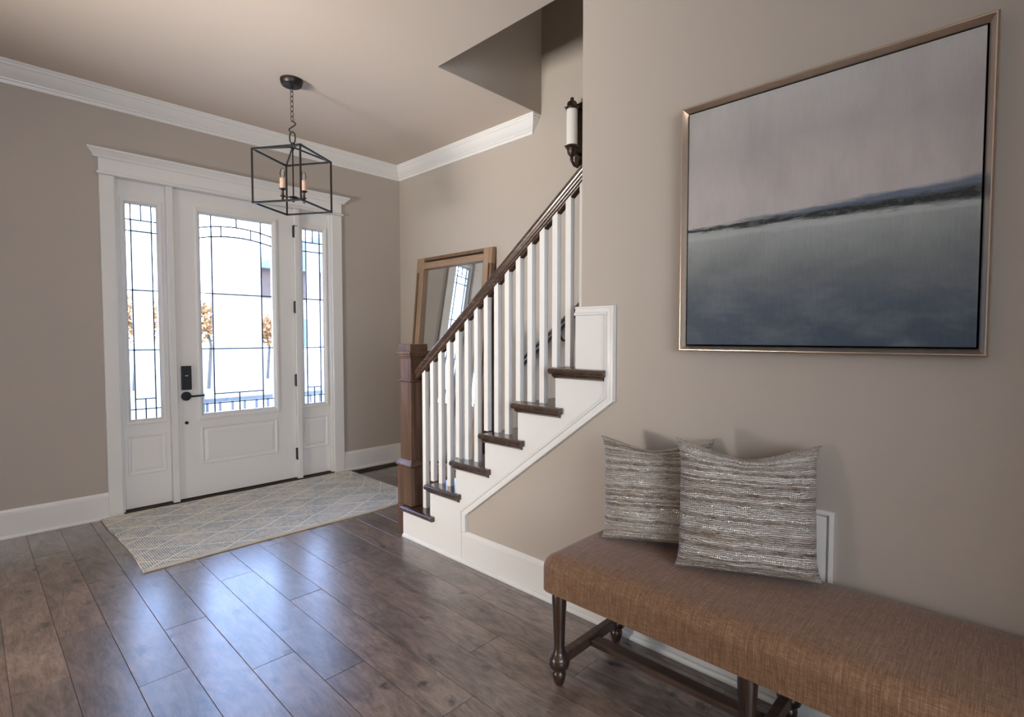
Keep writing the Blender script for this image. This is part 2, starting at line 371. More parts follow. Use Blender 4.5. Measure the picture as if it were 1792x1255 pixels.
        o.location = org - ORG[parent]; o.parent = parent; ORG[o] = org
        return props(o, label, cat, group, kind)
def copy(o, loc, parent=None, **kw):
    c = o.copy(); COL.objects.link(c); c.location = Vector(loc) - ORG[parent]; c.parent = parent; ORG[c] = Vector(loc)
    return props(c, **kw)

def sweep(path, prof, side=1, miter_start=None, miter_end=None):
    """wall moulding: path = 2-D wall line, prof = [(offset from wall, z)], side = +1 offsets to the right of travel"""
    m = MB(); P = [Vector(p) for p in path]; rings = []
    def nrm(a, b):
        t = (b-a).normalized(); return Vector((t.y, -t.x))*side
    for i, p in enumerate(P):
        n0 = nrm(P[i-1], p) if i else nrm(p, P[1]); n1 = nrm(p, P[i+1]) if i < len(P)-1 else n0
        b = (n0+n1); b = b/ (1+n0.dot(n1))
        r = []
        for d, z in prof:
            q = p + b*d
            if i == 0 and miter_start: q = q - (P[1]-p).normalized()*d
            if i == len(P)-1 and miter_end: q = q + (p-P[-2]).normalized()*d
            r.append((q.x, q.y, z))
        rings.append(r)
    if miter_start:
        t = (P[1]-P[0]).normalized(); rings.insert(0, [(P[0].x-t.x*d, P[0].y-t.y*d, z) for d, z in prof])
    if miter_end:
        t = (P[-1]-P[-2]).normalized(); rings.append([(P[-1].x+t.x*d, P[-1].y+t.y*d, z) for d, z in prof])
    m.rings(rings); return m

# ------------------------------------------------------------------ setting
H = 3.05; XI = -1.211; YE = -3.242; XO = -1.023; YO = -1.943; XL = -8.0; YB = -7.0
# subfloor and planks
fl = MB().box((XL, YB, -.12), (0, .2, -.014)).build('floor', 'floor', kind='structure')
joint = {-17: 0}
known = {9: -1.735, 8: -2.374, 7: -1.997, 6: -2.57, 5: -1.657, 4: -2.132, 3: -1.358, 2: -1.922, 1: -2.327, 0: -2.78, 10: -2.11}
PW, PL = .1674, 1.18
for c in range(-8, 23):
    x0 = -1.277 - PW*(c+1); x1 = x0 + PW
    x1 = min(x1, 0.0)
    if x1 - x0 < .02: continue
    y = known.get(c, random.uniform(-2.3, -1.2))
    while y < 0: y += PL
    while y > -6.6:
        a, b = max(y-PL, -6.6), min(y, .0); y -= PL
        if x0 > -1.0 and b < -1.9: continue
        if b-a < .04: continue
        dz = random.uniform(-.0005, .0003); g = .0005
        m = MB().box((x0+g, a+g, -.0135), (x1-g, b-g, dz), .0012, 1)
        tl = random.uniform(-.0035, .0035); tm = random.uniform(-.0006, .0006); cx = (x0+x1)/2; cy = (a+b)/2
        for v in m.b.verts:
            if v.co.z > -.01: v.co.z += (v.co.x-cx)*tl + (v.co.y-cy)*tm
        m.build('plank', 'floor', fl, origin=(cx, cy, 0))
# ceiling (with the stair opening), upper stairwell
cl = MB()
cl.box((XL, YO, H), (0, .2, H+.3)); cl.box((XL, YB, H), (XO, YO, H+.3))
cl.build('ceiling', 'ceil', kind='structure')
m = MB(); m.box((XO-.2, YO-.004, H+.001), (0, YO+.12, 5.4)); m.build('wall_upper_front', 'wall', kind='structure')
m = MB(); m.box((XO-.14, -5.6, H+.001), (XO+.004, YO-.004, 5.4)); m.build('wall_upper_left', 'wall', kind='structure')
MB().box((XO-.1, -5.6, 5.4), (.1, YO+.1, 5.5)).build('ceiling_upper', 'ceil', kind='structure')
MB().box((XO-.1, -5.7, 0), (.1, -5.6, 5.5)).build('wall_stair_end', 'wall', kind='structure')
# walls
DX0, DX1, DZ = -2.44, -.745, 2.47        # rough opening of the entrance
m = MB(); m.box((XL, 0, 0), (DX0, .16, H)); m.box((DX1, 0, 0), (0.14, .16, H)); m.box((DX0, 0, DZ), (DX1, .16, H))
m.build('wall_front', 'wall', kind='structure')
MB().box((0, -5.6, 0), (.14, 0, 5.5)).build('wall_right', 'wall', kind='structure')
# painting wall: full height behind the stair opening, low sloped part under the stairs
m = MB()
m.prism([(-5.6, 0), (-2.12, 0), (-2.12, .16), (-3.242, 1.03), (-3.242, H), (-5.6, H)], 0, XI, XO)
m.build('wall_inner', 'wall', kind='structure')
m = MB(); m.box((XI, YB, 0), (XI+.1, -5.6, H)); m.build('wall_inner_rear', 'wall', kind='structure')
MB().box((XL-.15, YB, 0), (XL, .1, H)).build('wall_left', 'wall', kind='structure')
m = MB(); m.box((-5.1, -1.6, 0), (-5.0, 0, H)); m.box((-5.1, -2.5, 2.05), (-5.0, -1.6, H)); m.box((-5.1, YB, 0), (-5.0, -2.5, H)); m.build('wall_beam_partition', 'wall', kind='structure')  # unseen light blocker: opening and header shaped to trim the left beam
MB().box((XL, YB-.15, 0), (XI+.1, YB, H)).build('wall_back', 'wall', kind='structure')
MB().box((-1.95, -5.42, 0), (XI, -5.32, H)).build('wall_shade_stub', 'wall', kind='structure')  # unseen stub added to shade the painting wall from the rear fill

# mouldings
ZC = 2.919
crown = [(0, H), (.09, H), (.09, H-.012), (.084, H-.016), (.082, H-.03), (.074, H-.036), (.066, H-.052), (.05, H-.075), (.032, H-.092), (.026, H-.098), (.024, H-.106), (.016, H-.11), (.014, H-.124), (.010, ZC), (0, ZC)]
sweep([(-5.0, 0), (0, 0), (0, YO+.09)], crown, 1, None, True).build('trim_crown', 'trim', smooth=True, angle=25, kind='structure')
base = [(0, .186), (.006, .186), (.008, .180), (.010, .172), (.015, .166), (.016, .152), (.0145, .150), (.0145, .022), (.022, .021), (.026, .016), (.028, .008), (.028, 0), (0, 0)]
sweep([(-5.0, 0), (-2.508, 0)], base).build('baseboard_front', 'trim', smooth=True, angle=25, kind='structure')
sweep([(-.668, 0), (0, 0), (0, -1.8)], base).build('baseboard_right', 'trim', smooth=True, angle=25, kind='structure')
sweep([(XI, -2.404), (XI, -5.32)], base, 1).build('baseboard_inner', 'trim', smooth=True, angle=25, kind='structure')

# ------------------------------------------------------------------ entrance: casing, door, sidelights
m = MB()
m.box((-2.508, -.02, 0), (-2.42, 0.02, 2.452), .003); m.box((-.768, -.02, 0), (-.668, .02, 2.452), .003)
cas = m.build('trim_casing', 'trim', kind='structure')
head = empty('trim_head', (-1.585, 0, 2.45), kind='structure')
m = MB(); m.box((-2.522, -.036, 2.452), (-.652, 0, 2.474), .008, 3); m.build('bead', 'trim', head, smooth=True)
m = MB(); m.box((-2.508, -.02, 2.474), (-.668, 0, 2.566), .001); m.build('frieze', 'trim', head)
sweep([(-2.508, 0), (-.668, 0)], [(0, 2.626), (.066, 2.626), (.066, 2.615), (.058, 2.609), (.05, 2.598), (.036, 2.585), (.032, 2.574), (.026, 2.566), (.0, 2.566)], 1, True, True).build('cap_moulding', 'trim', head, smooth=True, angle=25)
m = MB()
for a, b in ((-2.42, -2.407), (-2.098, -2.054), (-1.112, -1.070), (-.783, -.768)): m.box((a, .0, .0), (b, .14, 2.452), .002)
m.box((-2.42, .0, 2.452), (-.768, .14, 2.47))
m.build('trim_jamb', 'trim', kind='structure')
m = MB(); m.box((-2.44, -.012, 0), (-.76, .16, .016), .003); m.box((-2.43, .062, .016), (-.77, .16, .034)); m.build('trim_threshold', 'threshold', kind='structure')

def panel(parent, x0, x1, z0, z1, y):
    m = MB()
    def L(k_, yy): return [(x0+k_, yy, z0+k_), (x1-k_, yy, z0+k_), (x1-k_, yy, z1-k_), (x0+k_, yy, z1-k_)]
    m.loop([L(0, y), L(.004, y-.007), L(.012, y-.008), L(.02, y-.002), L(.026, y+.001), L(.026, y+.004), L(0, y+.004)])
    m.build('panel_moulding', 'door', parent)
    m = MB(); m.rings([L(.026, y+.003), L(.027, y-.001), L(.05, y-.007)]); m.build('panel', 'door', parent)
def lite_frame(parent, r, inner, y):
    def L(t, yy): return [(r[0]+(inner[0]-r[0])*t, yy, r[2]+(inner[2]-r[2])*t), (r[1]+(inner[1]-r[1])*t, yy, r[2]+(inner[2]-r[2])*t), (r[1]+(inner[1]-r[1])*t, yy, r[3]+(inner[3]-r[3])*t), (r[0]+(inner[0]-r[0])*t, yy, r[3]+(inner[3]-r[3])*t)]
    MB().loop([L(0, y+.002), L(0, y-.010), L(.25, y-.014), L(.55, y-.013), L(.75, y-.006), L(1, y+.006), L(1, y+.04), L(0, y+.04)]).build('lite_frame', 'door', parent)
GY = .056
def pane(parent, poly, mat):
    MB().prism(poly, 1, GY-.002, GY+.002).build('pane', mat, parent)
def cames(parent, segs, rects=()):
    m = MB()
    for a, b, w in segs:
        m.bar((a[0], GY, a[1]), (b[0], GY, b[1]), w, .012) if abs(a[0]-b[0]) > 1e-6 else m.box((a[0]-w/2, GY-.006, min(a[1], b[1])), (a[0]+w/2, GY+.006, max(a[1], b[1])))
    m.build('caming', 'lead', parent)

# the door
dr = empty('door_1', (-1.583, .03, 0), 'white front door with a tall leaded glass lite and lower raised panel', kind='structure')
lx0, lx1, lz0, lz1 = -1.866, -1.304, .689, 2.288
MB().ring((-2.050, -1.115, .024, 2.450), (lx0-.01, lx1+.01, lz0-.01, lz1+.01), .075, .03).build('slab', 'door', dr)
lite_frame(dr, (-1.908, -1.262, .640, 2.335), (lx0, lx1, lz0, lz1), .03)
panel(dr, -1.892, -1.282, .275, .588, .03)
v1, v2, vm = -1.778, -1.3905, -1.585
h1, h2, h3, h4 = 1.66, 1.21, .839, .7625
def arc(x, dz=0.0): return 2.219 - .49*(x-vm)**2 - dz
DA = .081
def strip(xa, xb, zlo, zhi, n=5):
    lo = [(xa+(xb-xa)*i/n, zlo if not callable(zlo) else zlo(xa+(xb-xa)*i/n)) for i in range(n+1)]
    hi = [(xa+(xb-xa)*i/n, zhi if not callable(zhi) else zhi(xa+(xb-xa)*i/n)) for i in range(n+1)]
    if not callable(zlo): lo = [lo[0], lo[-1]]
    if not callable(zhi): hi = [hi[0], hi[-1]]
    return lo + hi[::-1]
A1, A2 = (lambda x: arc(x)), (lambda x: arc(x, DA))
for xa, xb in ((lx0, v1), (v2, lx1)):
    for lo, hi in ((A1, lz1), (A2, A1), (h1, A2), (h2, h1), (h4, h2), (lz0, h4)): pane(dr, strip(xa, xb, lo, hi), 'clear')
for xa, xb in ((v1, vm), (vm, v2)):
    pane(dr, strip(xa, xb, A1, lz1), 'clear'); pane(dr, strip(xa, xb, h4, h3), 'clear'); pane(dr, strip(xa, xb, lz0, h4), 'clear')
for xa, xb in ((v1, -1.703), (-1.703, -1.470), (-1.470, v2)): pane(dr, strip(xa, xb, A2, A1), 'clear')
for lo, hi in ((h1, A2), (h2, h1), (h3, h2)): pane(dr, strip(v1, v2, lo, hi, 8), 'obscure')
seg = []
cw = .0082
for v in (v1, v2): seg.append(((v, lz0), (v, lz1), cw))
for h in (h1, h2, h4): seg.append(((lx0, h), (lx1, h), cw))
seg.append(((v1, h3), (v2, h3), cw)); seg.append(((vm, lz0), (vm, h3), cw)); seg.append(((vm, A1(vm)), (vm, lz1), cw))
for x in (-1.703, -1.470): seg.append(((x, A2(x)), (x, A1(x)), cw))
for f in (A1, A2):
    for i in range(16):
        xa, xb = lx0+(lx1-lx0)*i/16, lx0+(lx1-lx0)*(i+1)/16; seg.append(((xa, f(xa)), (xb, f(xb)), cw*1.1))
cames(dr, seg)
# hardware
for z in (2.251, 1.575, .915, .242):
    m = MB(); m.box((-1.124, .012, z-.052), (-1.103, .03, z+.052), .003); m.lathe([(.0065, z-.056), (.0065, z+.056)], (-1.113, .012, 0), 8)
    if z > 2: m.box((-1.113, .0, z+.045), (-1.085, .012, z+.055), .002)
    m.build('hinge', 'black', dr, 'black door hinge')
lock = MB().box((-2.024, .004, .870+.02), (-1.955, .03, 1.078), .004, 2).build('keypad_lock', 'black', dr, 'slim black electronic keypad lock')
MB().box((-2.000, .0025, .999), (-1.980, .0042, 1.004)).build('lock_mark', 'opal', lock)
m = MB()
for i in range(3):
    for j in range(3): m.lathe([(.0022, .0032), (.0022, .0045)], (-1.990+.011*(i-1), 0, 1.030-.011*j+.01), 6, 1) if False else m.box((-1.991+.011*(i-1), .0028, 1.018+.010*j), (-1.988+.011*(i-1), .0042, 1.021+.010*j))
m.box((-2.003, .0028, .912), (-1.996, .0042, .916)); m.box((-1.976, .0028, .912), (-1.970, .0042, .920))
m.build('lock_keys', 'iron', lock, kind='stuff')
hd = MB().lathe([(.036, .03), (.036, .022), (.033, .016), (.012, .015), (.012, -.012), (.0, -.012)], (-1.991, 0, .838), 24, 1).build('handle', 'black', dr, 'black lever handle on a round rose', smooth=True)
MB().tube([(-1.991, -.008, .838), (-1.97, -.014, .838), (-1.94, -.016, .838), (-1.872, -.014, .840)], [.008, .0085, .0075, .0065], 8).build('lever', 'black', hd, smooth=True)
MB().lathe([(.013, .03), (.013, .022), (.009, .016), (0, .016)], (-1.992, 0, .627), 14, 1).build('deadbolt_cap', 'black', dr, 'small round black cap below the handle', smooth=True)
MB().box((-2.056, .028, .80), (-2.049, .034, .875)).build('strike_plate', 'black', dr)

def sidelight(name, x0, x1, c, label):
    r = empty(name, ((x0+x1)/2, .045, 0), label, kind='structure')
    a, b = c-.0955, c+.0955
    MB().ring((x0, x1, .022, 2.452), (a-.01, b+.01, lz0-.01, lz1+.01), .09, .045).build('slab', 'door', r)
    lite_frame(r, (a-.036, b+.036, .648, 2.328), (a, b, lz0, lz1), .045)
    panel(r, a-.028, b+.028, .268, .570, .045)
    w1, w2, wm = c-.065, c+.065, c
    za, zb, zc_, zd, ze, zf = 2.175, 2.092, 1.655, 1.208, .839, .762
    border = [lz0, zf, zd, zc_, zb, za, lz1]
    for xa, xb in ((a, w1), (w2, b)):
        for lo, hi in zip(border, border[1:]): pane(r, [(xa, lo), (xb, lo), (xb, hi), (xa, hi)], 'clear')
    for lo, hi in ((zb, za), (zc_, zb), (zd, zc_), (ze, zd)): pane(r, [(w1, lo), (w2, lo), (w2, hi), (w1, hi)], 'granite' if c > -1.5 else 'obscure')
    for xa, xb in ((w1, wm), (wm, w2)):
        for lo, hi in ((lz0, zf), (zf, ze), (za, lz1)): pane(r, [(xa, lo), (xb, lo), (xb, hi), (xa, hi)], 'clear')
    q = .0075; sg = [((w1, lz0), (w1, lz1), q), ((w2, lz0), (w2, lz1), q), ((wm, lz0), (wm, ze), q), ((wm, za), (wm, lz1), q), ((w1, ze), (w2, ze), q)]
    for z in (za, zb, zc_, zd, zf): sg.append(((a, z), (b, z), q))
    cames(r, sg)
sidelight('window_1', -2.405, -2.100, -2.2525, 'narrow white leaded sidelight beside the door handle')
sidelight('window_2', -1.068, -.785, -.925, 'narrow white leaded sidelight beside the door hinges')

# ------------------------------------------------------------------ outside the door
MB().box((-60, .2, -.6), (60, 90, -.45)).build('ground', 'lawn', kind='structure')
MB().box((-7, .16, -.45), (4, 2.6, -.30)).build('porch_floor', 'concrete', kind='structure')
rl = empty('porch_railing', (0, 2.45, -.30), 'dark slender porch railing beyond the front door glass', 'railing')
m = MB(); m.box((-1.2, 2.42, .50), (2.6, 2.48, .545)); m.build('top_rail', 'rail_ext', rl); m = MB(); m.box((-1.2, 2.43, -.20), (2.6, 2.47, -.16)); m.build('bottom_rail', 'rail_ext', rl)
b0 = None
for i in range(26):
    x = -1.15 + .145*i
    if b0 is None: b0 = MB().box((x-.012, 2.438, -.17), (x+.012, 2.462, .51)).build('picket', 'rail_ext', rl, origin=(x, 2.45, .17))
    else: copy(b0, (x, 2.45, .17), rl)
for x in (-1.25, 2.65): MB().box((x-.06, 2.39, -.30), (x+.06, 2.51, .62)).build('railing_post', 'rail_ext', rl)
hs = empty('house', (12, 26, -.45), 'brown and white house with a slate roof across the street', 'house')
MB().box((6.75, 22, -.45), (17, 24.5, 3.2)).build('wall', 'houselow', hs); MB().box((6.75, 21.9, 3.2), (17, 24.5, 4.7)).build('upper_wall', 'house', hs)
MB().prism([(6.3, 4.6), (17.6, 4.6), (11.9, 7.6)], 1, 21.4, 25.0).build('roof', 'roof', hs)
for i in range(3):
    x = 8.2+2.6*i
    f = MB().ring((x, x+1.3, .7, 2.3), (x+.09, x+1.21, .79, 2.21), 22.02, 21.94).build('window', 'trim', hs); MB().box((x+.09, 21.97, .79), (x+1.21, 21.99, 2.21)).build('pane', 'roof', f)
def tree(x, y, h, r, label):
    t = empty('tree', (x, y, -.45), label, 'tree')
    MB().tube([(x, y, -.45), (x+.1, y, h*.4), (x-.05, y+.1, h*.8)], [.06, .05, .03], 8).build('trunk', 'bark', t)
    m = MB(); rr = random.Random(int(x*10))
    for i in range(900):
        d = Vector((rr.gauss(0, 1), rr.gauss(0, 1), rr.gauss(0, 1))).normalized()*r*rr.uniform(.4, 1)
        p = Vector((x, y, h*.75)) + Vector((d.x, d.y, d.z*.85)); s = rr.uniform(.05, .12)
        a = Vector((rr.gauss(0, 1), rr.gauss(0, 1), rr.gauss(0, 1))).normalized(); b_ = a.orthogonal().normalized()
        m.b.faces.new([m.b.verts.new(p+a*s), m.b.verts.new(p+b_*s*.6), m.b.verts.new(p-a*s), m.b.verts.new(p-b_*s*.6)])
    m.build('foliage', 'leafage', t, kind='stuff')
tree(2.5, 15, 2.5, .9, 'small orange autumn tree seen through the left edge of the door glass')
tree(.6, 16, 2.5, 1.0, 'orange autumn tree seen low through the sidelight by the handle')
tree(5.6, 18, 2.2, .8, 'small orange autumn tree beside the brown and white house')

# ------------------------------------------------------------------ staircase
st = empty('staircase', (-.6, -2.5, 0), 'staircase with dark treads, white square balusters and a dark handrail', 'staircase')
XS = -1.230; RUN, RISE, Z1, F1 = .248, .1905, .207, -1.842
tz = lambda k_: Z1 + RISE*(k_-1)
tf = lambda k_: F1 - RUN*(k_-1)
NT = 10
for k_ in range(1, NT+1):
    z, f = tz(k_), tf(k_); back = f - RUN - .03
    xl = -1.265 if k_ <= 6 else -1.02
    # tread: rounded nosing, side return and a cove under it
    m = MB()
    T = .03
    nose = [(f-.015+.015*math.cos(a), z-.015+.015*math.sin(a)) for a in [PI/2-PI*i/6 for i in range(7)]]
    if k_ == 1:
        m.prism([(f-.0, z-.001), (f+.0, z-T), (back, z-T), (back, z-.001)], 0, -1.074, -.001)
        m.prism([(-1.910, z-.001), (-1.910, z-T), (back, z-T), (back, z-.001)], 0, -1.24, -1.074)
        m.tube([(-1.074, f, z-.015), (-.002, f, z-.015)], .0148, 10)
    else:
        m.prism(nose + [(back, z-T), (back, z)], 0, -1.24 if k_ <= 6 else xl, -.001)
    if k_ <= 6:
        rb = f - .315
        prof = [(-1.25-.0149*math.sin(PI*i/6), z-.015+.0149*math.cos(PI*i/6)) for i in range(7)]
        m.prism([(-1.232, z)] + prof + [(-1.232, z-T)], 1, rb, f - .0005 if k_ > 1 else f+.012)
        cv = [(-1.2305, z-T), (-1.256, z-T), (-1.254, z-T-.006), (-1.246, z-T-.012), (-1.24, z-T-.018), (-1.2305, z-T-.02)]
        if k_ > 1: m.prism(cv, 1, rb+.012, f-.018)
    tr = m.build('tread', 'tread_y' if False else 'tread_x', st, smooth=True)
    if k_ <= 6 and k_ > 1:
        pass
    # riser
    m = MB(); zlo = 0 if k_ == 1 else tz(k_-1)-.03
    m.box((XI+.002 if 1 < k_ <= 6 else (-1.074 if k_ == 1 else -1.02), f-.036, zlo), (-.001, f-.022, z-T)); m.build('riser', 'trim', st)
# open stringer: saw-tooth board from floor to the wall end
pts = [(-1.822, 0), (-1.822, Z1-.03)]
for k_ in range(1, 7):
    z = tz(k_)-.03; pts.append((tf(k_+1)-.022, z)) if k_ > 0 else None
    if k_ < 6: pts.append((tf(k_+1)-.022, tz(k_+1)-.03))
pts = pts[:-1]
pts += [(-3.222, tz(6)-.03), (-3.222, 1.44), (-3.392, 1.44), (-3.392, 1.047), (-2.404, .306), (-2.404, 0)]
MB().prism(pts, 0, XS, XI+.0005).build('stringer', 'trim', st)
# moulding along the stringer's lower edge and around its top
def mold(path, closed=False):
    P = [Vector(p) for p in path]; prof = [(0, .019), (0, .027), (.003, .031), (.011, .032), (.013, .025), (.018, .023), (.030, .019), (.032, .025), (.040, .024), (.042, .018), (.042, .0)]
    m = MB(); rings = []
    for i, p in enumerate(P):
        t0 = (p-P[i-1]).normalized() if i else (P[1]-p).normalized(); t1 = (P[i+1]-p).normalized() if i < len(P)-1 else t0
        n0, n1 = Vector((-t0.y, t0.x)), Vector((-t1.y, t1.x)); b = (n0+n1)/(1+n0.dot(n1))
        rings.append([(XI-h, p.x+b.x*d, p.y+b.y*d) for d, h in prof])
    m.rings(rings); return m
mold([(-2.404, .186), (-2.404, .306), (-3.388, 1.044), (-3.388, 1.405), (-3.222, 1.405)]).build('stringer_moulding', 'trim', st, smooth=True, angle=30)
MB().prism([(XS-.010, 0), (XS-.010, .008), (XS-.007, .015), (XS, .02), (XS, 0)], 1, -2.404, -1.822).build('shoe_moulding', 'trim', st)
# skirt board on the stairwell wall
MB().prism([(-1.80, 0), (-1.80, .29), (-1.84, .33), (-4.3, .33+.768*2.46), (-4.3, 1.5), (-1.9, 0)], 0, -.02, -.0005).build('skirt_board', 'trim', st)
# balusters
rail_b = lambda y: 1.08 + .7665*(-1.964-y)
for i in range(16):
    yc = -1.970 - .0827*i
    k_ = 1 if i == 0 else 2+(i-1)//3
    zt = rail_b(yc)+.012
    MB().box((-1.168, yc-.016, tz(k_)-.002), (-1.136, yc+.016, zt), .0012).build('baluster', 'baluster', st)
# handrail (swept profile)
prof = [(-.019, 0), (-.024, .004), (-.026, .014), (-.020, .022), (-.022, .030), (-.029, .038), (-.030, .048), (-.024, .058), (-.012, .062), (.012, .062), (.024, .058), (.030, .048), (.029, .038), (.022, .030), (.020, .022), (.026, .014), (.024, .004), (.019, 0)]
n_ = Vector((0, math.sin(math.atan(.7665)), math.cos(math.atan(.7665))))
rings = []
for y in (-1.895, -3.2425):
    rings.append([(-1.152+a, y, rail_b(y) + b*1.26) for a, b in prof])
hr = MB().rings(rings).build('handrail', 'tread_y', st, smooth=True, angle=50)
for i in range(15):
    y0, y1 = -1.970-.0827*i-.0163, -1.970-.0827*(i+1)+.0163
    MB().prism([(y0, rail_b(y0)-.012), (y0, rail_b(y0)+.002), (y1, rail_b(y1)+.002), (y1, rail_b(y1)-.012)], 0, -1.167, -1.137).build('fillet', 'tread_y', hr)
MB().box((-1.20, -3.2425, 2.0), (-1.104, -3.236, 2.20), .002).build('rail_rosette', 'tread_y', hr)
# newel post
nx, ny = -1.151, -1.833
nb = .0755
m = MB(); m.box((nx-nb, ny-nb, Z1+.0005), (nx+nb, ny+nb, .462), .003); m.box((nx-nb, -1.8215, .0), (nx+nb, ny+nb, Z1+.0005), .0)
nw = m.build('newel_post', 'newel', st)
def sq(a, z): return [(nx-a, ny-a, z), (nx+a, ny-a, z), (nx+a, ny+a, z), (nx-a, ny+a, z)]
MB().rings([sq(nb, .462), sq(nb+.008, .468), sq(nb+.008, .476), sq(nb-.004, .49), sq(.062, .505)]).build('base_moulding', 'newel', nw)
MB().rings([sq(.06, .505), sq(.06, 1.19)]).build('newel_shaft', 'newel', nw)
MB().rings([sq(.06, 1.012), sq(.068, 1.018), sq(.075, 1.024), sq(.075, 1.029), sq(.066, 1.033), sq(.06, 1.036)]).build('neck_moulding', 'newel', nw)
MB().rings([sq(.062, 1.165), sq(.068, 1.178), sq(.076, 1.184), sq(.076, 1.191), sq(.084, 1.196), sq(.084, 1.214), sq(.07, 1.216)]).build('cap_moulding', 'newel', nw)
MB().rings([sq(.067, 1.214), sq(.067, 1.258), sq(.064, 1.261)]).build('newel_cap', 'newel', nw)

# wall handrail
wh = empty('wall_handrail', (-.07, -2.6, 1.6), 'dark wooden wall handrail seen between the white balusters', 'handrail')
wz = lambda y: 1.075 + .735*(-1.83-y)
rings = [[(-.075+a*.85, y, wz(y)+b*1.2) for a, b in prof] for y in (-1.80, -4.2)]
MB().rings(rings).build('rail', 'tread_y', wh, smooth=True, angle=50)
for y in (-2.20, -3.4):
    MB().tube([(-.002, y, wz(y)-.07), (-.04, y, wz(y)-.065), (-.07, y, wz(y)-.03), (-.075, y, wz(y)+.004)], .008, 8).build('bracket', 'black', wh, smooth=True)

# ------------------------------------------------------------------ floor mirror
fm = empty('floor_mirror', (-.2, -.912, 0), 'tall oak framed floor mirror leaning on the wall behind the balusters', 'mirror')
LEAN = math.atan(.19/2.066); mw, mh, fw = 1.068, 2.075, .108
fm.rotation_euler = (0, 0, 0)
# built upright: front face at local x = -.045, back at 0, base at z = 0, then leaned towards the wall
def mbuild(m, name, mat, par, label=None):
    bmesh.ops.rotate(m.b, verts=m.b.verts, cent=(0, 0, 0), matrix=Matrix.Rotation(LEAN, 3, 'Y'))
    bmesh.ops.translate(m.b, verts=m.b.verts, vec=(-.197, -.912, .0045))
    return m.build(name, mat, par, label)
hw = mw/2
for s in (-1, 1):
    # inner board with mitred look, outer strip a little behind, square corner blocks
    m = MB(); a, b = sorted((s*(hw-fw), s*(hw-.040))); m.box((-.045, a, .0), (0, b, mh), .002); mbuild(m, 'stile', 'oak', fm)
    m = MB(); a, b = sorted((s*(hw-.024), s*hw)); m.box((-.0435, a, fw+.03), (0, b, mh-fw-.03), .002); mbuild(m, 'outer_strip', 'oak_dark', fm)
    m = MB(); a, b = sorted((s*(hw-.040), s*(hw-.024))); m.box((-.012, a, fw+.03), (0, b, mh-fw-.03)); mbuild(m, 'groove', 'dark', fm)
    for z0, z1 in ((0, fw+.03), (mh-fw-.03, mh)):
        m = MB(); a, b = sorted((s*(hw-.040), s*hw)); m.box((-.045, a, z0), (0, b, z1), .002); mbuild(m, 'corner_block', 'oak', fm)
for z0, z1, zs in ((.0, fw, -1), (mh-fw, mh, 1)):
    zi, zo = (z0, z1-.046) if zs > 0 else (z0+.046, z1)
    m = MB(); m.box((-.0445, -hw+fw, zi), (0, hw-fw, zo), .002); mbuild(m, 'rail', 'oak_y', fm)
    a, b = (z1-.028, z1) if zs > 0 else (z0, z0+.028)
    m = MB(); m.box((-.042, -hw+fw, a), (0, hw-fw, b), .002); mbuild(m, 'outer_strip', 'oak_dark', fm)
    a, b = (z1-.046, z1-.028) if zs > 0 else (z0+.028, z0+.046)
    m = MB(); m.box((-.010, -hw+fw, a), (0, hw-fw, b)); mbuild(m, 'groove', 'dark', fm)
m = MB(); m.box((-.012, -hw+fw-.01, fw-.01), (-.004, hw-fw+.01, mh-fw+.01)); mbuild(m, 'mirror_glass', 'mirror', fm)

# ------------------------------------------------------------------ lantern pendant
lc = Vector((-1.600, -1.090, 0)); th = -.2371; sd = .253; zt, zb = 2.543, 2.193
ln = empty('lantern_pendant', (lc.x, lc.y, H), 'black open cube lantern pendant with candle bulbs hanging near the door', 'pendant lamp')
can = MB().lathe([(.073, H), (.073, H-.012), (.066, H-.034), (.060, H-.040), (.045, H-.043), (.010, H-.044), (.010, H-.056), (.0, H-.056)], (lc.x, lc.y, 0), 28).build('canopy', 'iron', ln, smooth=True, angle=35)
# chain
zc = H-.056
MB().tube([(lc.x+.008*math.cos(a), lc.y+.008*math.sin(a)*0, zc-.010+.016*math.sin(a)) for a in [2*PI*i/14 for i in range(14)]], .0022, 6, True).build('chain_link', 'iron', ln, smooth=True)
link = None; zz = zc-.020; i = 0
while zz > H-.250:
    A = (1, 0) if i % 2 == 0 else (0, 1)
    pts = []
    for j in range(16):
        a = 2*PI*j/16; u = .0085*math.cos(a); w = .020*math.sin(a)
        pts.append((lc.x+u*A[0]*.72+u*A[1]*-.69, lc.y+u*A[0]*-.69+u*A[1]*.72, zz-.016+w))
    MB().tube(pts, .0024, 6, True).build('chain_link', 'iron', ln, smooth=True); zz -= .0335; i += 1
hub = 2.602
# S hook and stirrup down to the hub
hk = []
z_t, z_b = zz+.004, hub+.095
for j in range(25):
    t = j/24; a = 2*PI*t
    hk.append((lc.x+.022*math.sin(a)*.72, lc.y-.022*math.sin(a)*.69, z_t + (z_b-z_t)*t))
MB().tube(hk, .0048, 8).build('hook', 'iron', ln, smooth=True)
pts = []
for j in range(18):
    a = 2*PI*j/18; u = .019*math.cos(a); pts.append((lc.x+u*.72, lc.y-u*.69, hub+.062+.042*math.sin(a)))
MB().tube(pts, .0045, 8, True).build('ring', 'iron', ln, smooth=True)
MB().lathe([(.0, hub+.03), (.011, hub+.028), (.012, hub+.012), (.009, hub), (.012, hub-.01), (.008, hub-.022), (0, hub-.022)], (lc.x, lc.y, 0), 14).build('hub', 'iron', ln, smooth=True)
C4 = [Vector((lc.x+sd*math.cos(th+PI/2*k_), lc.y+sd*math.sin(th+PI/2*k_), 0)) for k_ in range(4)]
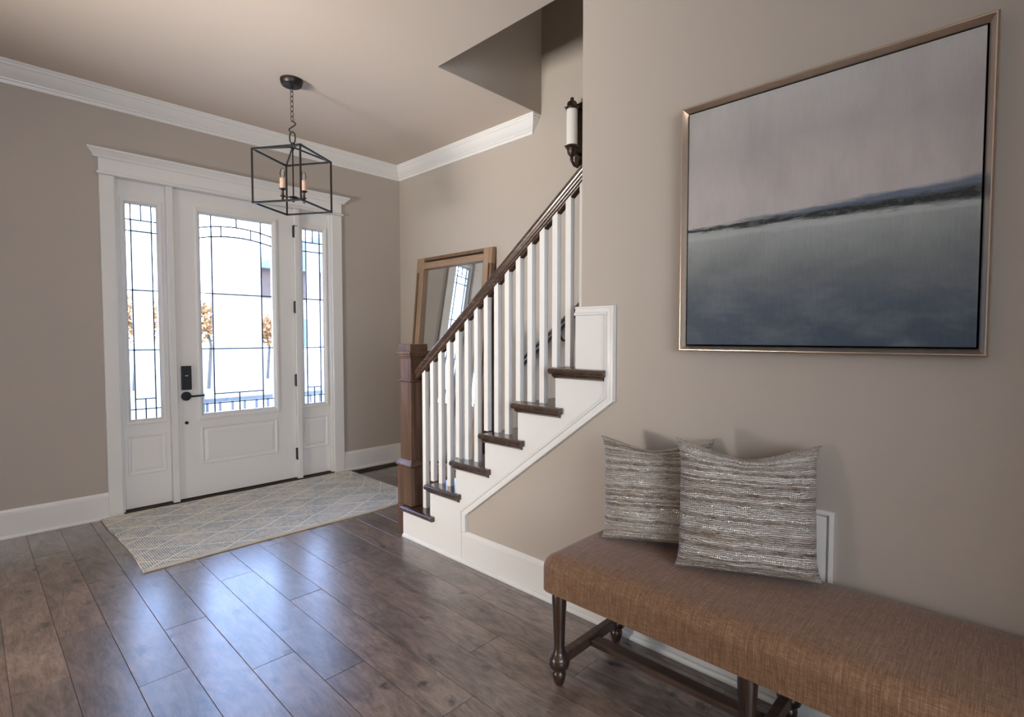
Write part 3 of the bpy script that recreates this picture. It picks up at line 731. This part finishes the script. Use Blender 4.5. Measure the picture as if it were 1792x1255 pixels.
for k_ in range(4):
    a, b = C4[k_], C4[(k_+1) % 4]
    MB().bar((a.x, a.y, zb-.0055), (a.x, a.y, zt+.0055), .0115).build('post', 'iron', ln)
    for z in (zt, zb): MB().bar((a.x, a.y, z), (b.x, b.y, z), .0115).build('frame_bar', 'iron', ln)
    MB().bar((lc.x, lc.y, hub), (a.x, a.y, zt), .009).build('top_arm', 'iron', ln)
zd = 2.262
MB().lathe([(.005, zd), (.005, hub-.01)], (lc.x, lc.y, 0), 8).build('stem', 'iron', ln, smooth=True)
MB().lathe([(0, zd+.008), (.012, zd+.008), (.030, zd+.002), (.032, zd-.004), (.026, zd-.010), (.008, zd-.012), (.006, zd-.022), (.009, zd-.028), (.0, zd-.036)], (lc.x, lc.y, 0), 20).build('centre_plate', 'iron', ln, smooth=True)
for sgn in (1, -1):
    p = Vector((lc.x - .0648*sgn, lc.y + .0205*sgn, 0)); c0 = Vector((lc.x, lc.y, 0)); d = (p-c0).normalized()
    arm = MB().tube([c0+d*.02+Vector((0, 0, zd)), c0+d*.045+Vector((0, 0, zd-.004)), p+Vector((0, 0, zd+.002))], .0045, 8).build('candle_arm', 'iron', ln, smooth=True)
    MB().lathe([(0, zd-.034), (.006, zd-.032), (.008, zd-.026), (.007, zd-.008), (.016, zd), (.017, zd+.005), (.009, zd+.008), (.0085, zd+.036), (.012, zd+.042), (.024, zd+.047), (.0245, zd+.051), (0, zd+.051)], p, 16).build('candle_cup', 'bronze', arm, smooth=True)
    MB().lathe([(.0175, zd+.051), (.0178, zd+.112), (.0165, zd+.118), (.0145, zd+.122), (.009, zd+.123), (0, zd+.123)], p, 16).build('candle_sleeve', 'candle', arm, 'cream candle sleeve', smooth=True)
    MB().lathe([(.007, zd+.121), (.0105, zd+.130), (.0160, zd+.143), (.0172, zd+.152), (.0145, zd+.166), (.009, zd+.182), (.0035, zd+.195), (.0, zd+.200)], p, 16).build('bulb', 'bulb', arm, 'clear flame tip bulb', smooth=True)
    MB().tube([p+Vector((-.004, 0, zd+.123)), p+Vector((-.005, 0, zd+.142)), p+Vector((0, 0, zd+.158)), p+Vector((.005, 0, zd+.142)), p+Vector((.004, 0, zd+.123))], .0008, 5).build('filament', 'filament', arm)

# ------------------------------------------------------------------ wall sconce in the stairwell
sc = empty('wall_sconce', (0, -2.34, 2.79), 'bronze wall sconce with a white glass tube above the stairs', 'wall lamp')
sy = -2.34; sxx = -.118
MB().box((-.018, sy-.055, 2.565), (-.0005, sy+.055, 3.02), .006, 2).build('back_plate', 'bronze', sc)
MB().lathe([(.0395, 2.672), (.040, 2.68), (.040, 2.938), (.0395, 2.944)], (sxx, sy, 0), 24).build('glass_shade', 'opal', sc, 'white opal glass tube', smooth=True)
MB().lathe([(.044, 2.934), (.046, 2.940), (.046, 2.950), (.036, 2.956), (.035, 2.982), (.030, 2.990), (.012, 2.993), (.010, 3.0), (.015, 3.008), (.012, 3.02), (0, 3.024)], (sxx, sy, 0), 20).build('upper_cap', 'bronze', sc, smooth=True)
MB().lathe([(0, 2.570), (.010, 2.572), (.014, 2.585), (.010, 2.600), (.016, 2.606), (.030, 2.625), (.034, 2.645), (.036, 2.662), (.046, 2.666), (.046, 2.678), (.043, 2.682)], (sxx, sy, 0), 20).build('lower_cap', 'bronze', sc, smooth=True)
for z in (2.945, 2.672):
    m = MB()
    for a in (0.6, 2.7, 4.8):
        d = Vector((math.cos(a), math.sin(a), 0)); m.tube([Vector((sxx, sy, z))+d*.042, Vector((sxx, sy, z))+d*.058], .0045, 8)
    m.build('thumb_screws', 'bronze', sc, kind='stuff')
for z in (2.965, 2.645): MB().tube([(-.010, sy, z), (-.06, sy, z+.004), (sxx+.02, sy, z)], .012, 8).build('arm', 'bronze', sc, smooth=True)
MB().tube([(-.010, sy, 2.61), (-.05, sy, 2.545), (-.09, sy, 2.55), (sxx, sy, 2.578)], .010, 8).build('lower_scroll', 'bronze', sc, smooth=True)

# ------------------------------------------------------------------ framed painting
pt = empty('framed_painting', (XI, -4.196, 1.717), 'abstract grey and blue seascape canvas in a champagne metal floater frame', 'painting')
ya, yb_, za, zb_ = -4.647, -3.745, 1.252, 2.182
def pl(k_, x): return [(x, ya+k_, za+k_), (x, yb_-k_, za+k_), (x, yb_-k_, zb_-k_), (x, ya+k_, zb_-k_)]
MB().loop([pl(0, XI-.002), pl(.001, XI-.046), pl(.005, XI-.050), pl(.008, XI-.050), pl(.012, XI-.044), pl(.022, XI-.030), pl(.023, XI-.006), pl(.03, XI-.006), pl(.03, XI-.002)]).build('frame', 'champagne', pt)
MB().box((XI-.006, ya+.012, za+.012), (XI-.001, yb_-.012, zb_-.012)).build('backing', 'dark', pt)
o = MB().box((XI-.034, ya+.0265, za+.0265), (XI-.006, yb_-.0265, zb_-.0265), .002, 2).build('canvas', 'canvas', pt, 'painted canvas, pale sky over dark blue water', origin=(XI-.02, (ya+yb_)/2, (za+zb_)/2))

# ------------------------------------------------------------------ bench
BY0, BY1, BXF, BXB = -3.445, -4.955, -1.745, -1.226
bn = empty('bench', (-1.485, -4.2, 0), 'long bench with a brown linen seat and turned dark wood legs', 'bench')
def cushion():
    hx, hy, z0, z1, r = (BXB-BXF)/2, (BY0-BY1)/2, .375, .504, .05
    b = bmesh.new(); rr_ = bmesh.ops.create_cube(b, size=1)
    for v in rr_['verts']: v.co = Vector((v.co.x*2*hx, v.co.y*2*hy, (z0+z1)/2 + v.co.z*(z1-z0)))
    e = [.004, .010, .017, .025, .034, .043, .052]
    def cut(ax, vals):
        no = [0, 0, 0]; no[ax] = 1
        for t in vals:
            co = [0, 0, 0]; co[ax] = t
            bmesh.ops.bisect_plane(b, geom=b.verts[:]+b.edges[:]+b.faces[:], plane_co=co, plane_no=no)
    cut(0, [-hx+t for t in e]+[hx-t for t in e]+[-.15, -.08, 0, .08, .15])
    cut(1, [-hy+t for t in e]+[hy-t for t in e]+[-hy+2*hy*i/36 for i in range(2, 35)])
    cut(2, [z1-t for t in e]+[z0+.01, z0+.03])
    for v in b.verts:
        p = v.co.copy(); u, w = p.x/hx, p.y/hy
        q = Vector((max(-hx+r, min(hx-r, p.x)), max(-hy+r, min(hy-r, p.y)), min(z1-r, p.z)))
        d = p-q
        if d.length > 1e-9:
            m_ = max(abs(d.x), abs(d.y), abs(d.z)); d = d.normalized()*m_
        p = q+d
        cr = max(0, 1-abs(u)**2.2)*max(0, 1-abs(w)**8); t = max(0, (p.z-.42)/(z1-.42))
        p.z += t*(.016*cr + .002*noise.noise(p*7))
        v.co = p
    m = MB(); m.b.free(); m.b = b
    bmesh.ops.translate(b, verts=b.verts, vec=((BXF+BXB)/2, (BY0+BY1)/2, 0)); return m
cushion().build('seat', 'linen', bn, 'brown linen upholstered seat', smooth=True, angle=60)
MB().box((BXF+.03, BY1+.03, .362), (BXB-.03, BY0-.03, .3755)).build('seat_frame', 'dark', bn)
legp = [(0, 0), (.013, 0), (.018, .006), (.0225, .022), (.027, .040), (.026, .050), (.021, .056), (.024, .060), (.036, .070), (.040, .086), (.040, .104), (.034, .114), (.026, .122), (.0225, .132), (.0205, .150), (.022, .20), (.025, .27), (.028, .325), (.0275, .352), (.023, .3625), (0, .3625)]
leg0 = None
for y in (-3.492, -4.178, -4.864):
    for x in (-1.678, -1.288):
        if leg0 is None: leg0 = MB().lathe(legp, (x, y, 0), 24).build('leg', 'leg', bn, smooth=True, angle=50, origin=(x, y, 0))
        else: copy(leg0, (x, y, 0), bn)
    MB().box((-1.65, y-.017, .074), (-1.316, y+.017, .114), .003).build('cross_stretcher', 'stretch', bn)
for y0, y1 in ((-3.51, -4.16), (-4.197, -4.846)):
    MB().box((-1.503, y1, .078), (-1.449, y0, .102), .003).build('long_stretcher', 'stretch', bn)

# ------------------------------------------------------------------ woven cushions
def pillow_mesh(seed, size=.46, thick=.076, hf=1.0):
    rr = random.Random(seed); nu, nv = 72, 170
    b = bmesh.new(); uvl = b.loops.layers.uv.new('UVMap')
    rows = [rr.uniform(-1, 1) for _ in range(nv+1)]; ph = [rr.uniform(0, 50) for _ in range(nv+1)]
    def pos(u, v, s):
        # outline: slightly concave edges, blunt pulled-out corners ("ears"), a dip in the top edge
        au, av = abs(u), abs(v)
        lump = noise.noise(Vector((u*1.6+seed*3, v*1.6, seed)))
        px = u*(1 - .11*(1-av**7)) + .012*noise.noise(Vector((v*3, seed, 1)))
        py = v*(1 - (.05*(1-au**7) if v < 0 else (.30+.04*lump)*(1-au**1.3))*(av**2.2))
        ear = max(0, au+av-1.80)/.20; px *= 1-.030*ear**1.5; py *= 1-.030*ear**1.5
        th = thick*(1+.25*lump)*max(0.0, (1-au**3.4))**.50*max(0.0, (1-av**3.4))**.50
        band = .5+.5*math.cos(PI*nv*.5*(v+1)*.5)
        j = int((v+1)/2*nv+.5)
        d = (.0022*rows[j] + .0018*noise.noise(Vector((u*9, j*3.1+seed, s)))*1.5)
        edge = min(1, 6*(1-au))*min(1, 6*(1-av))
        return Vector((px*size/2, s*(th+.006*min(1, 14*(1-au))*min(1, 14*(1-av)) + d*edge), py*size/2*hf))
    for s in (1, -1):
        G = [[b.verts.new(pos(-1+2*i/nu, -1+2*j/nv, s)) for i in range(nu+1)] for j in range(nv+1)]
        for j in range(nv):
            for i in range(nu):
                f = b.faces.new((G[j][i], G[j][i+1], G[j+1][i+1], G[j+1][i]))
                for l, (a, c) in zip(f.loops, ((i, j), (i+1, j), (i+1, j+1), (i, j+1))): l[uvl].uv = (a/nu+seed*2+(1.5 if s < 0 else 0), c/nv+seed*2)
    bmesh.ops.remove_doubles(b, verts=b.verts, dist=.0004)
    bmesh.ops.recalc_face_normals(b, faces=b.faces)
    me = bpy.data.meshes.new('cushion'); b.to_mesh(me); b.free(); me.materials.append(M['strip'])
    for p in me.polygons: p.use_smooth = True
    return me
def pillow(name, seed, c, yaw, lean, roll, label, size, hf):
    o = bpy.data.objects.new(name, pillow_mesh(seed, size, hf=hf)); COL.objects.link(o); o.location = c
    # local: x along the width, y = thickness (+y faces the room), z up
    R = Matrix.Rotation(yaw, 4, 'Z') @ Matrix.Rotation(lean, 4, 'X') @ Matrix.Rotation(roll, 4, 'Y')
    o.matrix_world = Matrix.Translation(c) @ R
    return props(o, label, 'cushion', 'woven cushions on the bench')
# width runs from the left edge (out from the wall) to the right edge (near the wall)
def place(name, seed, L, Rr, zc_, lean, roll, label, size, hf=1.0):
    L, Rr = Vector(L), Vector(Rr); d = (Rr-L); yaw = math.atan2(d.y, d.x)
    pillow(name, seed, ((L.x+Rr.x)/2, (L.y+Rr.y)/2, zc_), yaw, lean, roll, label, size, hf)
place('cushion', 1, (-1.505, -3.865), (-1.300, -4.264), .741, math.radians(-9), math.radians(.5), 'grey silver woven strip cushion standing in front, nearer the wall grille', .470, .955)
place('cushion', 5, (-1.448, -3.528), (-1.275, -3.906), .722, math.radians(-11), math.radians(-2), 'grey silver woven strip cushion behind, at the end of the bench near the stairs', .447, .92)

# ------------------------------------------------------------------ rug
rg = MB()
nx_, ny_ = 40, 26
def rugpt(u, v, z):
    x = -2.548 + u*1.905; y = -1.252 + v*1.215
    x += .012*math.sin(v*5)*(1-u) ; y += .006*math.sin(u*7)
    return (x, y, z + .001*math.sin(u*23+v*11))
top = [[rugpt(i/nx_, j/ny_, .0135) for i in range(nx_+1)] for j in range(ny_+1)]
bm_ = rg.b; Tv = [[bm_.verts.new(p) for p in r] for r in top]; Bv = [[bm_.verts.new((p[0], p[1], .0012)) for p in r] for r in top]
for j in range(ny_):
    for i in range(nx_):
        bm_.faces.new((Tv[j][i], Tv[j][i+1], Tv[j+1][i+1], Tv[j+1][i])); bm_.faces.new((Bv[j][i], Bv[j+1][i], Bv[j+1][i+1], Bv[j][i+1]))
def edge(a, b): 
    for i in range(len(a)-1): bm_.faces.new((a[i], b[i], b[i+1], a[i+1]))
edge(Tv[0], Bv[0]); edge(Tv[-1][::-1], Bv[-1][::-1]); edge([r[0] for r in Tv][::-1], [r[0] for r in Bv][::-1]); edge([r[-1] for r in Tv], [r[-1] for r in Bv])
rg.build('rug', 'rug', None, 'pale blue grey and cream diamond patterned rug in front of the door', smooth=True, cat='rug', origin=(-2.548, -1.252, 0))

# ------------------------------------------------------------------ registers
fv = empty('floor_register', (-.35, -.13, 0), 'brown wooden floor vent by the baseboard next to the door', 'vent')
m = MB(); m.loop([[(-.62, -.19, .0005), (-.10, -.19, .0005), (-.10, -.06, .0005), (-.62, -.06, .0005)], [(-.62, -.19, .004), (-.10, -.19, .004), (-.10, -.06, .004), (-.62, -.06, .004)], [(-.59, -.165, .004), (-.13, -.165, .004), (-.13, -.085, .004), (-.59, -.085, .004)], [(-.59, -.165, .0005), (-.13, -.165, .0005), (-.13, -.085, .0005), (-.59, -.085, .0005)]])
m.build('frame', 'threshold', fv)
MB().box((-.59, -.165, .0002), (-.13, -.085, .0008)).build('opening', 'dark', fv)
s0 = None
for i in range(13):
    x = -.44 + i*.025
    if s0 is None: s0 = MB().box((x-.008, -.165, .0012), (x+.008, -.085, .0035)).build('slat', 'threshold', fv, origin=(x, -.125, 0))
    else: copy(s0, (x, -.125, 0), fv)
wg = empty('wall_register', (XI, -4.12, .55), 'white return air grille on the wall behind the front cushion', 'vent')
ga, gb, gz0, gz1 = -4.281, -3.985, .345, .728
def gl(k_, x): return [(XI-x, ga+k_, gz0+k_), (XI-x, gb-k_, gz0+k_), (XI-x, gb-k_, gz1-k_), (XI-x, ga+k_, gz1-k_)]
MB().loop([gl(0, .0005), gl(.001, .012), gl(.012, .013), gl(.015, .006), gl(.018, .006), gl(.018, .0005)]).build('frame', 'trim', wg)
MB().loop([gl(.020, .001), gl(.021, .009), gl(.060, .010), gl(.062, .001)]).build('face_plate', 'trim', wg)
MB().box((XI-.0015, ga+.055, gz0+.055), (XI-.0003, gb-.055, gz1-.055)).build('opening', 'dark', wg)
s0 = None
for i in range(18):
    z = gz0+.066+i*.0145
    if s0 is None:
        m = MB(); m.prism([(XI-.002, z-.002), (XI-.010, z-.008), (XI-.010, z-.0065), (XI-.002, z+.002)], 1, ga+.058, gb-.058); s0 = m.build('louvre', 'trim', wg, origin=(XI, (ga+gb)/2, z))
    else: copy(s0, (XI, (ga+gb)/2, z), wg)
